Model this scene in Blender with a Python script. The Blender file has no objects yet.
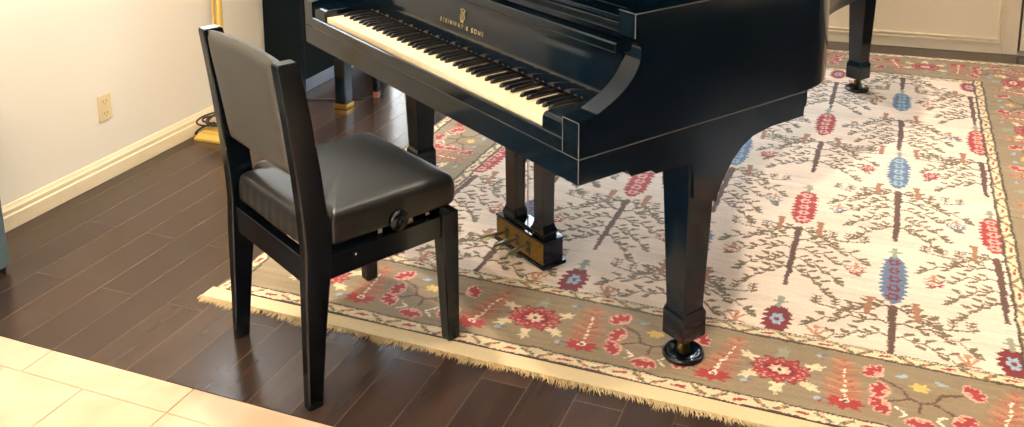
import bpy, bmesh, math, random
import numpy as np
from mathutils import Vector, Matrix
random.seed(7); rng = np.random.default_rng(5)
C = bpy.context.scene.collection
PI = math.pi

# ------------------------------------------------------------------ helpers
def s2l(c):
    c = c / 255.0
    return c / 12.92 if c <= 0.04045 else ((c + 0.055) / 1.055) ** 2.4
def S(r, g, b): return (s2l(r), s2l(g), s2l(b), 1.0)

def mat(name, col, rough=.5, metal=0, coat=0, coat_rough=.05, bump=None, spec=None, noise=None, sheen=0):
    m = bpy.data.materials.new(name); m.use_nodes = True
    nt = m.node_tree; b = nt.nodes['Principled BSDF']
    b.inputs['Base Color'].default_value = col if len(col) == 4 else (*col, 1)
    b.inputs['Roughness'].default_value = rough; b.inputs['Metallic'].default_value = metal
    b.inputs['Coat Weight'].default_value = coat; b.inputs['Coat Roughness'].default_value = coat_rough
    if spec is not None: b.inputs['Specular IOR Level'].default_value = spec
    if sheen: b.inputs['Sheen Weight'].default_value = sheen
    if bump or noise:
        tc = nt.nodes.new('ShaderNodeTexCoord')
        n = nt.nodes.new('ShaderNodeTexNoise'); nt.links.new(tc.outputs['Object'], n.inputs['Vector'])
        n.inputs['Detail'].default_value = 5
    if bump:
        n.inputs['Scale'].default_value = bump[0]
        bp = nt.nodes.new('ShaderNodeBump'); bp.inputs['Strength'].default_value = bump[1]; bp.inputs['Distance'].default_value = bump[2]
        nt.links.new(n.outputs['Fac'], bp.inputs['Height']); nt.links.new(bp.outputs['Normal'], b.inputs['Normal'])
    if noise:   # (scale, dark factor)
        n2 = nt.nodes.new('ShaderNodeTexNoise'); n2.inputs['Scale'].default_value = noise[0]; n2.inputs['Detail'].default_value = 4
        nt.links.new(tc.outputs['Object'], n2.inputs['Vector'])
        mx = nt.nodes.new('ShaderNodeMix'); mx.data_type = 'RGBA'
        c = col if len(col) == 4 else (*col, 1)
        mx.inputs[6].default_value = c; mx.inputs[7].default_value = tuple(k * noise[1] for k in c[:3]) + (1,)
        nt.links.new(n2.outputs['Fac'], mx.inputs[0]); nt.links.new(mx.outputs[2], b.inputs['Base Color'])
    return m

class MB:
    """collects shapes, builds ONE mesh object"""
    def __init__(s): s.v = []; s.f = []
    def add(s, vs, fs):
        o = len(s.v); s.v += [tuple(p) for p in vs]; s.f += [tuple(i + o for i in f) for f in fs]; return s
    def box(s, x0, x1, y0, y1, z0, z1):
        return s.frus([(z0, x0, x1, y0, y1), (z1, x0, x1, y0, y1)])
    def frus(s, secs):      # stacked rectangles (z,x0,x1,y0,y1)
        vs = []; fs = []
        for (z, x0, x1, y0, y1) in secs: vs += [(x0, y0, z), (x1, y0, z), (x1, y1, z), (x0, y1, z)]
        n = len(secs)
        for k in range(n - 1):
            a = 4 * k
            for i in range(4):
                j = (i + 1) % 4; fs.append((a + i, a + j, a + 4 + j, a + 4 + i))
        fs.append((3, 2, 1, 0)); t = 4 * (n - 1); fs.append((t, t + 1, t + 2, t + 3))
        return s.add(vs, fs)
    def prism(s, poly, axis, a, b):     # poly in the two other axes
        n = len(poly); vs = []
        for w in (a, b):
            for p in poly:
                if axis == 'x': vs.append((w, p[0], p[1]))
                elif axis == 'y': vs.append((p[0], w, p[1]))
                else: vs.append((p[0], p[1], w))
        fs = [tuple(range(n))[::-1], tuple(range(n, 2 * n))] + [(i, (i + 1) % n, n + (i + 1) % n, n + i) for i in range(n)]
        return s.add(vs, fs)
    def lathe(s, prof, cx=0, cy=0, n=40, axis='z', base=(0, 0, 0)):     # prof (r,z)
        vs = []; fs = []; m = len(prof)
        for k in range(n):
            a = 2 * PI * k / n
            for r, z in prof:
                if axis == 'z': vs.append((cx + r * math.cos(a), cy + r * math.sin(a), z))
                elif axis == 'x': vs.append((base[0] + z, base[1] + r * math.cos(a), base[2] + r * math.sin(a)))
                else: vs.append((base[0] + r * math.cos(a), base[1] + z, base[2] + r * math.sin(a)))
        for k in range(n):
            for i in range(m - 1):
                a = k * m + i; b = ((k + 1) % n) * m + i
                fs.append((a, b, b + 1, a + 1))
        return s.add(vs, fs)
    def tube(s, pts, r, n=8, caps=True):
        P = [Vector(p) for p in pts]; m = len(P); vs = []; fs = []
        R = r if isinstance(r, (list, tuple)) else [r] * m
        up = Vector((0, 0, 1)); 
        for i in range(m):
            t = (P[min(i + 1, m - 1)] - P[max(i - 1, 0)]).normalized()
            a = t.cross(up)
            if a.length < .05: a = t.cross(Vector((1, 0, 0)))
            a.normalize(); b = t.cross(a)
            for k in range(n):
                an = 2 * PI * k / n; vs.append(P[i] + (a * math.cos(an) + b * math.sin(an)) * R[i])
        for i in range(m - 1):
            for k in range(n):
                j = (k + 1) % n; fs.append((i * n + k, i * n + j, (i + 1) * n + j, (i + 1) * n + k))
        if caps: fs.append(tuple(range(n))[::-1]); fs.append(tuple((m - 1) * n + k for k in range(n)))
        return s.add(vs, fs)
    def build(s, name, material, parent=None, bevel=0, seg=2, smooth=False, kind=None, label=None, angle=35):
        me = bpy.data.meshes.new(name); me.from_pydata(s.v, [], s.f); me.update()
        bm = bmesh.new(); bm.from_mesh(me); bmesh.ops.recalc_face_normals(bm, faces=bm.faces); bm.to_mesh(me); bm.free()
        if material: me.materials.append(material)
        o = bpy.data.objects.new(name, me); C.objects.link(o)
        if parent: o.parent = parent
        if smooth or bevel:
            for p in me.polygons: p.use_smooth = True
            if bevel:
                md = o.modifiers.new('Bevel', 'BEVEL'); md.width = bevel; md.segments = seg; md.limit_method = 'ANGLE'; md.angle_limit = math.radians(30)
                md.harden_normals = True
            else:
                me.set_sharp_from_angle(angle=math.radians(angle))
        if kind: o['kind'] = kind
        if label: o['label'] = label
        return o
def empty(name, loc, rz, label, cat, group=None):
    o = bpy.data.objects.new(name, None); C.objects.link(o); o.location = loc; o.rotation_euler = (0, 0, rz)
    o.empty_display_size = .1
    o['label'] = label; o['category'] = cat
    if group: o['group'] = group
    return o
def tag(o, label, cat, group=None):
    o['label'] = label; o['category'] = cat
    if group: o['group'] = group
    return o

# ------------------------------------------------------------------ camera (solved from the photo's vanishing points)
F, CX, CY = 979.04, 540.25, -41.28
cam = bpy.data.cameras.new('camera'); co = bpy.data.objects.new('camera', cam); C.objects.link(co)
R = Matrix(((0.93574776, 0.35266539, 0.00180416), (-0.06966202, 0.17981857, 0.98123009), (-0.34572147, 0.91830954, -0.19283221)))
M = Matrix((R[0], R[1], -R[2])).transposed().to_4x4(); M.translation = (0, 0, 1.5992)
co.matrix_world = M
cam.sensor_fit = 'HORIZONTAL'; cam.sensor_width = 36; cam.lens = F / 1024 * 36
cam.shift_x = -(CX - 512) / 1024; cam.shift_y = (CY - 213.5) / 1024; cam.clip_start = .02
bpy.context.scene.camera = co

# ------------------------------------------------------------------ materials
BLACK = mat('piano_black', (.0012, .0048, .0090), .10, spec=.40, bump=(3, .04, .01))
SATIN = mat('black_satin', (.010, .009, .009), .32)
CHAIRB = mat('chair_black', (.0016, .0032, .0052), .15, spec=.40)
WORN_HILITE = mat('worn_highlight', S(88, 84, 76), .5)
BRASS = mat('brass', S(205, 160, 70), .28, metal=1)
OLDBRASS = mat('aged_brass', S(150, 118, 52), .42, metal=.9, noise=(60, .5))
DARKBRASS = mat('dark_brass', S(84, 66, 34), .4, metal=.9)
PEDAL = mat('pedal_metal', S(140, 130, 100), .3, metal=1)
GILT = mat('gilded', S(240, 200, 104), .32, metal=.7)
GOLDINK = mat('gold_lettering', S(140, 124, 78), .5, metal=.2)
IVORY = mat('ivory_keytop', S(232, 212, 176), .28)
EBONY = mat('ebony_key', (.006, .006, .007), .25)
REDFELT = mat('red_felt', S(84, 20, 18), .95)
LEATHER = mat('black_leather', (.0075, .0075, .0070), .34, bump=(140, .10, .002))
LEATHER2 = mat('grey_leather', (.040, .036, .030), .42, bump=(140, .10, .002))
STEEL = mat('steel', S(200, 195, 185), .3, metal=1)
BRONZE = mat('dark_plate', S(40, 32, 20), .4, metal=.5)
SOUNDB = mat('soundboard', S(92, 62, 34), .4)
WALL = mat('wall_paint', S(250, 239, 218), .75, bump=(90, .05, .003))
CREAM = mat('cream_trim', S(246, 226, 186), .45)
TAN = mat('tan_panel_paint', S(212, 192, 160), .5)
CEIL = mat('ceiling_paint', S(240, 234, 222), .8)
TEAL = mat('teal_grey_paint', S(80, 96, 97), .5)
PLATE = mat('outlet_plastic', S(232, 208, 158), .4)
DARKHOLE = mat('dark_hole', (.01, .01, .01), .6)
CORD = mat('cord_rubber', (.012, .010, .010), .45)
RUBBER = mat('rubber', (.015, .015, .015), .6)
WINFRAME = mat('window_frame_paint', S(235, 230, 220), .5)
CREAMRUG = mat('rug_fringe_cotton', S(226, 204, 160), .95, noise=(120, .82))
GLASS = mat('glass', (1, 1, 1), 0); GLASS.node_tree.nodes['Principled BSDF'].inputs['Transmission Weight'].default_value = 1
GLASS.node_tree.nodes['Principled BSDF'].inputs['IOR'].default_value = 1.05
def emit(name, col, st):
    m = bpy.data.materials.new(name); m.use_nodes = True; nt = m.node_tree; nt.nodes.clear()
    e = nt.nodes.new('ShaderNodeEmission'); e.inputs[0].default_value = col; e.inputs[1].default_value = st
    o = nt.nodes.new('ShaderNodeOutputMaterial'); nt.links.new(e.outputs[0], o.inputs[0]); return m

# wood floor : planks run toward the far wall (Y), 0.13 m wide
def wood():
    m = bpy.data.materials.new('dark_plank_floor'); m.use_nodes = True; nt = m.node_tree; N = nt.nodes; L = nt.links
    b = N['Principled BSDF']; tc = N.new('ShaderNodeTexCoord'); mp = N.new('ShaderNodeMapping')
    mp.inputs['Rotation'].default_value = (0, 0, PI / 2); L.new(tc.outputs['Object'], mp.inputs['Vector'])
    mp.inputs['Location'].default_value = (.3, .581 + .13 * 30, 0)
    br = N.new('ShaderNodeTexBrick'); L.new(mp.outputs[0], br.inputs['Vector'])
    br.offset = .37; br.offset_frequency = 2; br.squash = 1
    br.inputs['Scale'].default_value = 1; br.inputs['Brick Width'].default_value = .92; br.inputs['Row Height'].default_value = .13
    br.inputs['Mortar Size'].default_value = .0016; br.inputs['Mortar Smooth'].default_value = .3; br.inputs['Bias'].default_value = 0
    br.inputs['Color1'].default_value = S(51, 37, 30); br.inputs['Color2'].default_value = S(67, 51, 41); br.inputs['Mortar'].default_value = S(92, 76, 62)  # mortar lighter than the planks: seam highlights painted into the colour
    mp2 = N.new('ShaderNodeMapping'); mp2.inputs['Scale'].default_value = (9, 1.0, 1); L.new(tc.outputs['Object'], mp2.inputs['Vector'])
    n = N.new('ShaderNodeTexNoise'); n.inputs['Scale'].default_value = 2.2; n.inputs['Detail'].default_value = 4; n.inputs['Roughness'].default_value = .5
    L.new(mp2.outputs[0], n.inputs['Vector'])
    cr = N.new('ShaderNodeValToRGB'); cr.color_ramp.elements[0].position = .2; cr.color_ramp.elements[0].color = (.72, .72, .72, 1)
    cr.color_ramp.elements[1].position = .72; cr.color_ramp.elements[1].color = (1.15, 1.12, 1.08, 1); L.new(n.outputs['Fac'], cr.inputs[0])
    mx = N.new('ShaderNodeMix'); mx.data_type = 'RGBA'; mx.blend_type = 'MULTIPLY'; mx.inputs[0].default_value = 1
    L.new(br.outputs['Color'], mx.inputs[6]); L.new(cr.outputs[0], mx.inputs[7]); L.new(mx.outputs[2], b.inputs['Base Color'])
    n3 = N.new('ShaderNodeTexNoise'); n3.inputs['Scale'].default_value = 7; L.new(tc.outputs['Object'], n3.inputs['Vector'])
    mr = N.new('ShaderNodeMapRange'); mr.inputs['To Min'].default_value = .20; mr.inputs['To Max'].default_value = .28
    L.new(n3.outputs['Fac'], mr.inputs['Value']); L.new(mr.outputs[0], b.inputs['Roughness'])
    bp = N.new('ShaderNodeBump'); bp.inputs['Strength'].default_value = .25; bp.inputs['Distance'].default_value = .003
    ad = N.new('ShaderNodeMath'); ad.operation = 'MULTIPLY_ADD'; ad.inputs[1].default_value = .25
    inv = N.new('ShaderNodeMath'); inv.operation = 'SUBTRACT'; inv.inputs[0].default_value = 1; L.new(br.outputs['Fac'], inv.inputs[1])
    ad.inputs[0].default_value = 0; L.new(inv.outputs[0], ad.inputs[2]); L.new(ad.outputs[0], bp.inputs['Height'])
    L.new(bp.outputs[0], b.inputs['Normal'])
    return m
def tile_mat():
    m = bpy.data.materials.new('cream_marble_tile'); m.use_nodes = True; nt = m.node_tree; N = nt.nodes; L = nt.links
    b = N['Principled BSDF']; tc = N.new('ShaderNodeTexCoord')
    n = N.new('ShaderNodeTexNoise'); n.inputs['Scale'].default_value = 4; n.inputs['Detail'].default_value = 8; n.inputs['Distortion'].default_value = 1.2
    L.new(tc.outputs['Object'], n.inputs['Vector'])
    cr = N.new('ShaderNodeValToRGB'); cr.color_ramp.elements[0].position = .3; cr.color_ramp.elements[0].color = S(192, 162, 130)
    cr.color_ramp.elements[1].position = .62; cr.color_ramp.elements[1].color = S(212, 186, 156); L.new(n.outputs['Fac'], cr.inputs[0])
    L.new(cr.outputs[0], b.inputs['Base Color']); b.inputs['Roughness'].default_value = .38
    return m
WOOD = wood(); TILE = tile_mat()

# ------------------------------------------------------------------ the room
XL, XR, YN, YF, ZC = -2.873, 3.6, -2.4, 5.92, 2.75
def shear(o):     # the far wall is not quite square to the side walls
    for v in o.data.vertices: v.co.y += .085 * (v.co.x - .14)
    for c in [k for k in bpy.data.objects if k.parent == o]: shear(c)
    return o
YT = 1.832
MB().box(XL - .15, XR + .15, YT, YF + .5, -.12, 0).build('floor', WOOD, kind='structure')
t = MB(); t.box(XL - .15, XR + .15, YN - .15, YT - .001, -.12, -.003)
fo = t.build('floor.001', mat('tile_grout', S(196, 164, 124), .8), kind='structure')
t = MB(); g = .0016
def tiles(y0, y1, step, off):
    k = math.floor((XL - off) / step)
    while off + k * step < XR:
        x0 = max(off + k * step, XL); x1 = min(off + (k + 1) * step, XR)
        t.frus([(-.01, x0 + g, x1 - g, y0 + g, y1 - g), (-.0012, x0 + g, x1 - g, y0 + g, y1 - g), (0, x0 + g + .0015, x1 - g - .0015, y0 + g + .0015, y1 - g - .0015)]); k += 1
tiles(1.727, YT, .486, -1.654)
y = 1.727; row = 0
while y > YN:
    tiles(max(y - .272, YN), y, .272, -1.654); y -= .272
tl = t.build('floor_tiles', TILE, kind='structure')

# walls with window openings
def wall_open(name, axis, c0, c1, a0, a1, z0, z1, holes, material):
    """axis 'x': wall in plane x=c0..c1 running along y; 'y': plane y=c0..c1 running along x"""
    m = MB(); holes = sorted(holes)
    def bx(p, q, zz0, zz1):
        if q - p < 1e-4 or zz1 - zz0 < 1e-4: return
        if axis == 'x': m.box(c0, c1, p, q, zz0, zz1)
        else: m.box(p, q, c0, c1, zz0, zz1)
    cur = a0
    for (p, q, hz0, hz1) in holes:
        bx(cur, p, z0, z1); bx(p, q, z0, hz0); bx(p, q, hz1, z1); cur = q
    bx(cur, a1, z0, z1)
    return m.build(name, material, kind='structure')
WL = (4.70, 5.35, .12, 2.2)            # glazed door, left wall beyond the upright piano
WL2 = (3.25, 3.75, 1.15, 1.95)        # unseen left-wall window, placed to put a highlight on the chair back
WF = (-2.45, -.75, .55, 2.25)          # window, far wall
WR = (3.4, 4.6, .9, 2.1)             # window, right wall
WN = (-2.3, -.3, .8, 2.2)              # unseen window behind the camera, added to brighten the left wall
wall_open('wall_left', 'x', XL - .15, XL, YN, YF - .10, 0, ZC, [WL, WL2], WALL)
shear(wall_open('wall_far', 'y', YF, YF + .15, XL - .15, XR + .15, 0, ZC, [WF], TAN))
wall_open('wall_right', 'x', XR, XR + .15, YN, YF + .45, 0, ZC, [WR], mat('dark_unseen_wall', S(58, 44, 36), .5, noise=(5, .7)))  # unseen wall, made dark so the glossy black sides reflect little light
wall_open('wall_near', 'y', YN - .15, YN, XL - .15, XR + .15, 0, ZC, [WN], WALL)
MB().box(XL - .15, XR + .15, YN - .15, YF + .5, ZC, ZC + .1).build('ceiling', CEIL, kind='structure')
def window(n, axis, c, a0, a1, z0, z1, sgn):
    fr = MB(); w = .05
    def bx(m, p, q, zz0, zz1, d0=-.02, d1=.06):
        lo, hi = sorted((c + sgn * d0, c + sgn * d1))
        if axis == 'x': m.box(lo, hi, p, q, zz0, zz1)
        else: m.box(p, q, lo, hi, zz0, zz1)
    bx(fr, a0 - .06, a0 + w, z0 - .06, z1 + .06); bx(fr, a1 - w, a1 + .06, z0 - .06, z1 + .06)
    bx(fr, a0 + w, a1 - w, z0 - .06, z0 + w); bx(fr, a0 + w, a1 - w, z1 - w, z1 + .06)
    k = max(1, round((a1 - a0) / .8))
    for i in range(1, k): bx(fr, a0 + (a1 - a0) * i / k - .018, a0 + (a1 - a0) * i / k + .018, z0 + w, z1 - w, 0, .05)
    o = fr.build('window_%d' % n, WINFRAME, bevel=.004, kind='structure'); o2 = o
    gl = MB(); bx(gl, a0 + w, a1 - w, z0 + w, z1 - w, .028, .034); gl.build('pane', GLASS, o)
    return o
window(1, 'x', XL, *WL, -1); shear(window(2, 'y', YF, *WF, 1)); window(3, 'x', XR, *WR, 1); window(4, 'y', YN, *WN, -1); window(5, 'x', XL, *WL2, -1)

# baseboards : moulded profile
bprof = [(0, 0), (.016, 0), (.016, .052), (.012, .056), (.012, .072), (.008, .077), (.005, .089), (0, .091)]
def baseboard(name, axis, c, sgn, a, b):
    poly = [(c + sgn * p, z) for p, z in bprof]
    m = MB()
    if axis == 'x': m.prism(poly, 'y', a, b)            # wall in plane x : poly (x,z) swept along y
    else:
        m.prism(poly, 'x', a, b)
    return m.build(name, CREAM, kind='structure', bevel=.0015)
baseboard('baseboard_left', 'x', XL, 1, YN, WL[0] - .07)
baseboard('baseboard_right', 'x', XR, -1, YN, YF)
baseboard('baseboard_near', 'y', YN, 1, XL + .02, XR - .02)
# far wall : painted panelling, a panel frame with moulding, then a door leaf edge
PR, GP = .563, .646
t = MB()
t.box(-.66, PR, YF - .022, YF, 0, .060); t.box(PR, GP, YF - .022, YF, 0, 2.3); t.box(-.66, -.58, YF - .022, YF, .060, 2.3); t.box(-.58, PR, YF - .022, YF, 2.22, 2.3)
shear(t.build('trim_1', TAN, bevel=.003, kind='structure'))
t = MB()
for (d, w0, w1) in ((.034, 0, .010), (.014, .010, .018), (.024, .018, .027)):
    t.box(-.58 + w0, PR - w0, YF - d, YF, .060 + w0, .060 + w1); t.box(PR - w1, PR - w0, YF - d, YF, .060 + w1, 2.22); t.box(-.58 + w0, -.58 + w1, YF - d, YF, .060 + w1, 2.22)
shear(t.build('trim_2', TAN, bevel=.002, kind='structure'))
t = MB(); t.box(GP + .014, 1.5, YF - .022, YF, .025, .10); t.box(GP + .014, .74, YF - .022, YF, .10, 2.3); t.box(1.44, 1.5, YF - .022, YF, .10, 2.3); t.box(.74, 1.44, YF - .022, YF, 2.22, 2.3)
shear(t.build('trim_3', TAN, bevel=.003, kind='structure'))
shear(MB().box(GP, 1.5, YF - .03, YF, 0, .020).build('trim_4', mat('threshold_grey', S(150, 138, 128), .5), kind='structure'))
shear(MB().box(GP + .0005, GP + .0135, YF - .004, YF, .02, 2.3).build('trim_5', mat('door_gap', S(70, 60, 52), .8), kind='structure'))

# ------------------------------------------------------------------ rug
RX0, RX1, RY0, RY1 = -1.925, .772, 2.26, 5.655
FX0, FX1, FY0, FY1 = -1.54, .385, 2.632, 5.26
def L3(r, g, b): return np.array([s2l(r), s2l(g), s2l(b)])
cField = L3(228, 206, 184); cTrunk = L3(100, 66, 48); cLeaf = L3(116, 94, 68); cPost = L3(160, 108, 76)
cRed = L3(162, 44, 42); cRed2 = L3(120, 26, 34); cBlue = L3(92, 114, 138); cBlue2 = L3(150, 172, 184); cBord = L3(143, 123, 93)
cGuard = L3(220, 200, 160); cOrange = L3(192, 128, 92); cDark = L3(72, 50, 38); cGold = L3(214, 176, 96); cSage = L3(146, 146, 122)
cPink = L3(226, 168, 148); cWhite = L3(236, 222, 196); cOlive = L3(104, 96, 60)
dx = .0035
gx = np.arange(RX0, RX1 + dx, dx); 
gy = [RY0]
while gy[-1] < RY1: gy.append(gy[-1] + (.0033 if gy[-1] < 3.2 else .0045))
gy = np.array(gy)
IMG = np.empty((len(gy), len(gx), 3)); IMG[:] = cBord
def win(x0, x1, y0, y1):
    i0 = max(0, np.searchsorted(gx, x0) - 1); i1 = min(len(gx), np.searchsorted(gx, x1) + 1)
    j0 = max(0, np.searchsorted(gy, y0) - 1); j1 = min(len(gy), np.searchsorted(gy, y1) + 1)
    return i0, i1, j0, j1
CLIP = [None]
def paint(x0, x1, y0, y1, fn, col):
    if CLIP[0]:
        a, b, c, d = CLIP[0]; x0 = max(x0, a); x1 = min(x1, b); y0 = max(y0, c); y1 = min(y1, d)
    if x1 <= x0 or y1 <= y0: return
    i0, i1, j0, j1 = win(x0, x1, y0, y1)
    if i1 <= i0 or j1 <= j0: return
    X, Y = np.meshgrid(gx[i0:i1], gy[j0:j1]); m = fn(X, Y)
    if CLIP[0]: m &= (X >= a) & (X <= b) & (Y >= c) & (Y <= d)
    IMG[j0:j1, i0:i1][m] = col
def rect(x0, x1, y0, y1, col): paint(x0, x1, y0, y1, lambda X, Y: (X >= x0) & (X <= x1) & (Y >= y0) & (Y <= y1), col)
def stroke(pts, w, col, w1=None):
    w1 = w if w1 is None else w1; n = len(pts) - 1
    for k in range(n):
        (ax, ay), (bx_, by) = pts[k], pts[k + 1]
        wa = w + (w1 - w) * k / n; wb = w + (w1 - w) * (k + 1) / n; W = max(wa, wb)
        def fn(X, Y):
            dx_, dy_ = bx_ - ax, by - ay; L2 = dx_ * dx_ + dy_ * dy_ + 1e-12
            t_ = np.clip(((X - ax) * dx_ + (Y - ay) * dy_) / L2, 0, 1)
            return np.hypot(X - ax - t_ * dx_, Y - ay - t_ * dy_) < (wa + (wb - wa) * t_)
        paint(min(ax, bx_) - W, max(ax, bx_) + W, min(ay, by) - W, max(ay, by) + W, fn, col)
def ell(cx, cy, a, b, ang, col, serr=0, ns=8):
    r = max(a, b) * (1 + serr)
    def fn(X, Y):
        u = (X - cx) * math.cos(ang) + (Y - cy) * math.sin(ang); v = -(X - cx) * math.sin(ang) + (Y - cy) * math.cos(ang)
        q = np.hypot(u / a, v / b)
        if serr: return q < 1 + serr * (np.abs(((np.arctan2(v / b, u / a) / (2 * PI) * ns) % 1) * 2 - 1) * 2 - 1)
        return q < 1
    paint(cx - r, cx + r, cy - r, cy + r, fn, col)
def rosette(x, y, s):
    ell(x, y, s * 1.1, s * 1.1, 0, cRed, .25, 8); ell(x, y, s * .62, s * .62, 0, cPink, .15, 8); ell(x, y, s * .42, s * .42, 0, cRed); ell(x, y, s * .18, s * .18, 0, cWhite)
def medallion(x, y, hl, hw, c1, c2):
    # toothed oval
    n = max(4, int(hl * 2 / .024))
    def fn(X, Y):
        v = (Y - y) / hl; env = hw * np.sqrt(np.clip(1 - np.abs(v) ** 2.6, 0, 1))
        saw = np.abs((((Y - y) / .026 + np.abs(X - x) * 14) % 1) * 2 - 1)
        return (np.abs(v) < 1) & (np.abs(X - x) < env * (.92 + .42 * saw))
    paint(x - hw * 1.4, x + hw * 1.4, y - hl, y + hl, fn, c1)
    k = -2 if hl > .1 else 0
    for q in range(k, -k + 1):
        yy = y + q * hl * .36
        ell(x, yy, hw * .52, hl * .13 if hl > .1 else hl * .4, 0, c2, .25, 6); ell(x, yy, hw * .24, hl * .06 if hl > .1 else .01, 0, c1)
def jit(a): return (random.random() - .5) * a
def leaf(x, y, a, s=1):
    c = cLeaf * (1 + jit(.3)); ell(x, y, .0165 * s, .0068 * s, a, c); ell(x + .007, y + .003, .008 * s, .0045 * s, a + .5, cOlive)
def branch(x, y, sg, reach, drop, w=.0042):
    pts = []; n = 6
    for k in range(n + 1):
        u = k / n
        pts.append((x + sg * reach * u, y + .018 * math.sin(u * PI * 1.0) - drop * u ** 1.5 + ((.010 if k % 2 else -.008) if 0 < k else 0)))
    stroke(pts, w, cTrunk * .75 + cLeaf * .25, w * .6)
    for k in range(1, n + 1):
        px, py = pts[k]; side = 1 if k % 2 else -1
        stroke([(px, py), (px + sg * .012, py + side * .014)], .0022, cLeaf)
        leaf(px + sg * .018, py + side * .018, sg * side * .45 + jit(.3))
        if k in (2, 4, 6): leaf(px + sg * .006, py - side * .017, -sg * side * .6)
    leaf(pts[-1][0] + sg * .012, pts[-1][1], -sg * .4)
def tree(x, y0, y1, w=.0125):
    L = y1 - y0; n = max(2, int(L / .072))
    for k in range(n):
        yb_ = y1 - .018 - k * (L - .05) / n
        for sg in (-1, 1):
            reach = (.125, .215, .185, .15, .12, .1)[min(k, 5)] + jit(.02)
            branch(x, yb_ + jit(.01), sg, reach, .055 + .012 * k, .0046 if k < 2 else .0038)
    stroke([(x, y1 - .006), (x, (y0 + y1) / 2), (x, y0 + .008)], w, cDark * .4 + cTrunk * .6, w * .62)
    ell(x, y1 - .002, w * 1.05, w * .9, 0, cTrunk)
def post(x, y, sg, garland=True, sc=cPost):
    rectp = [(x - sg * .0, y + .045), (x + sg * .004, y - .045)]
    stroke(rectp, .0105, sc, .009); stroke([(x - .009, y + .05), (x + .009, y + .05)], .006, sc)
    if garland:
        pts = [(x + sg * (.002 + .165 * u), y - .048 - .018 * math.sin(u * PI) + .012 * u) for u in (0, .2, .4, .6, .8, 1)]
        stroke(pts, .0034, cLeaf)
        for q, u in enumerate((.28, .6, .92)):
            gxx = x + sg * .165 * u; gyy = y - .05
            stroke([(gxx, gyy), (gxx + sg * .003, gyy + .052)], .0028, cLeaf)
            for h in (.014, .030, .046):
                stroke([(gxx - .014, gyy + h + .006), (gxx, gyy + h - .002), (gxx + .014, gyy + h + .006)], .003, cLeaf)
def urn(x, y, c1, c2):
    for sg in (-1, 1): stroke([(x, y + .03), (x + sg * .018, y + .012), (x + sg * .03, y + .016)], .0034, cOrange * .6 + cLeaf * .4)
    stroke([(x, y + .045), (x, y + .005)], .0045, cOrange)
    ell(x, y - .012, .026, .017, 0, c1, .3, 9); ell(x, y - .010, .017, .010, 0, cWhite, .1, 6); ell(x, y - .012, .009, .006, 0, c2)
def sprig(x, y):
    for a in (-1, 0, 1): stroke([(x, y - .03), (x + a * .026, y + .012)], .0048, cOrange if a else cPost)
    ell(x, y + .016, .011, .009, 0, cOrange); stroke([(x - .03, y - .035), (x + .03, y - .035)], .0035, cPost)
# field
rect(FX0, FX1, FY0, FY1, cField)
for k in range(80):   # abrash : faint horizontal dye bands of the weave
    yy = FY0 + random.random() * (FY1 - FY0); f = 1 + jit(.07); h = .004 + random.random() * .02; 
    j0, j1 = np.searchsorted(gy, yy), np.searchsorted(gy, yy + h)
    IMG[j0:j1] *= f
CLIP[0] = (FX0, FX1, FY0, FY1)
cols = [(-1.523, 'r'), (-1.211, 'b'), (-.898, 'r'), (-.583, 'b'), (-.271, 'r'), (.047, 'b'), (.362, 'r')]
redM = [(2.695, .075, cRed2), (3.49, .145, cRed), (4.405, .15, cRed), (5.19, .075, cRed)]
bluM = [(3.058, .155), (3.95, .165), (4.84, .135)]
for cx, kd in cols:
    if kd == 'r':
        for (a, b_) in ((2.90, 3.31), (3.82, 4.17), (4.62, 5.04)): tree(cx, a, b_)
    else:
        for (a, b_) in ((2.60, 2.885), (3.325, 3.75), (4.19, 4.57), (5.02, 5.235)): tree(cx, a, b_, .0135)
for cx, kd in cols:
    if kd == 'r':
        for sg in (-1, 1):
            post(cx + sg * .066, 3.325, sg); post(cx + sg * .066, 4.19, sg); post(cx + sg * .066, 5.05, sg)
            urn(cx + sg * .115, 3.52, cBlue, cTrunk); urn(cx + sg * .11, 4.42, cBlue, cLeaf); sprig(cx + sg * .115, 2.675)
    else:
        for sg in (-1, 1):
            post(cx + sg * .067, 2.87, sg); post(cx + sg * .067, 3.755, sg); post(cx + sg * .067, 4.17, sg); post(cx + sg * .067, 5.06, sg); post(cx + sg * .067, 4.60, sg, False)
            rosette(cx + sg * .117, 3.948, .026); urn(cx + sg * .117, 3.08, cRed, cOrange); urn(cx + sg * .117, 4.83, cRed, cOrange)
for cx, kd in cols:
    if kd == 'r':
        for (yy, hl, c) in redM:
            medallion(cx, yy, hl, .036, c, cBlue2 if hl < .1 else cPink)
            stroke([(cx, yy + hl - .005), (cx, yy + hl + .05)], .007, cSage, .011); stroke([(cx - .018, yy + hl + .028), (cx + .018, yy + hl + .028)], .004, cSage)
    else:
        for (yy, hl) in bluM:
            medallion(cx, yy, hl, .036, cBlue, cRed2 if yy < 3.5 else cBlue2)
            stroke([(cx, yy + hl - .005), (cx, yy + hl + .05)], .006, cSage, .009); stroke([(cx - .02, yy + hl + .03), (cx + .02, yy + hl + .03)], .004, cSage)
CLIP[0] = None
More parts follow.
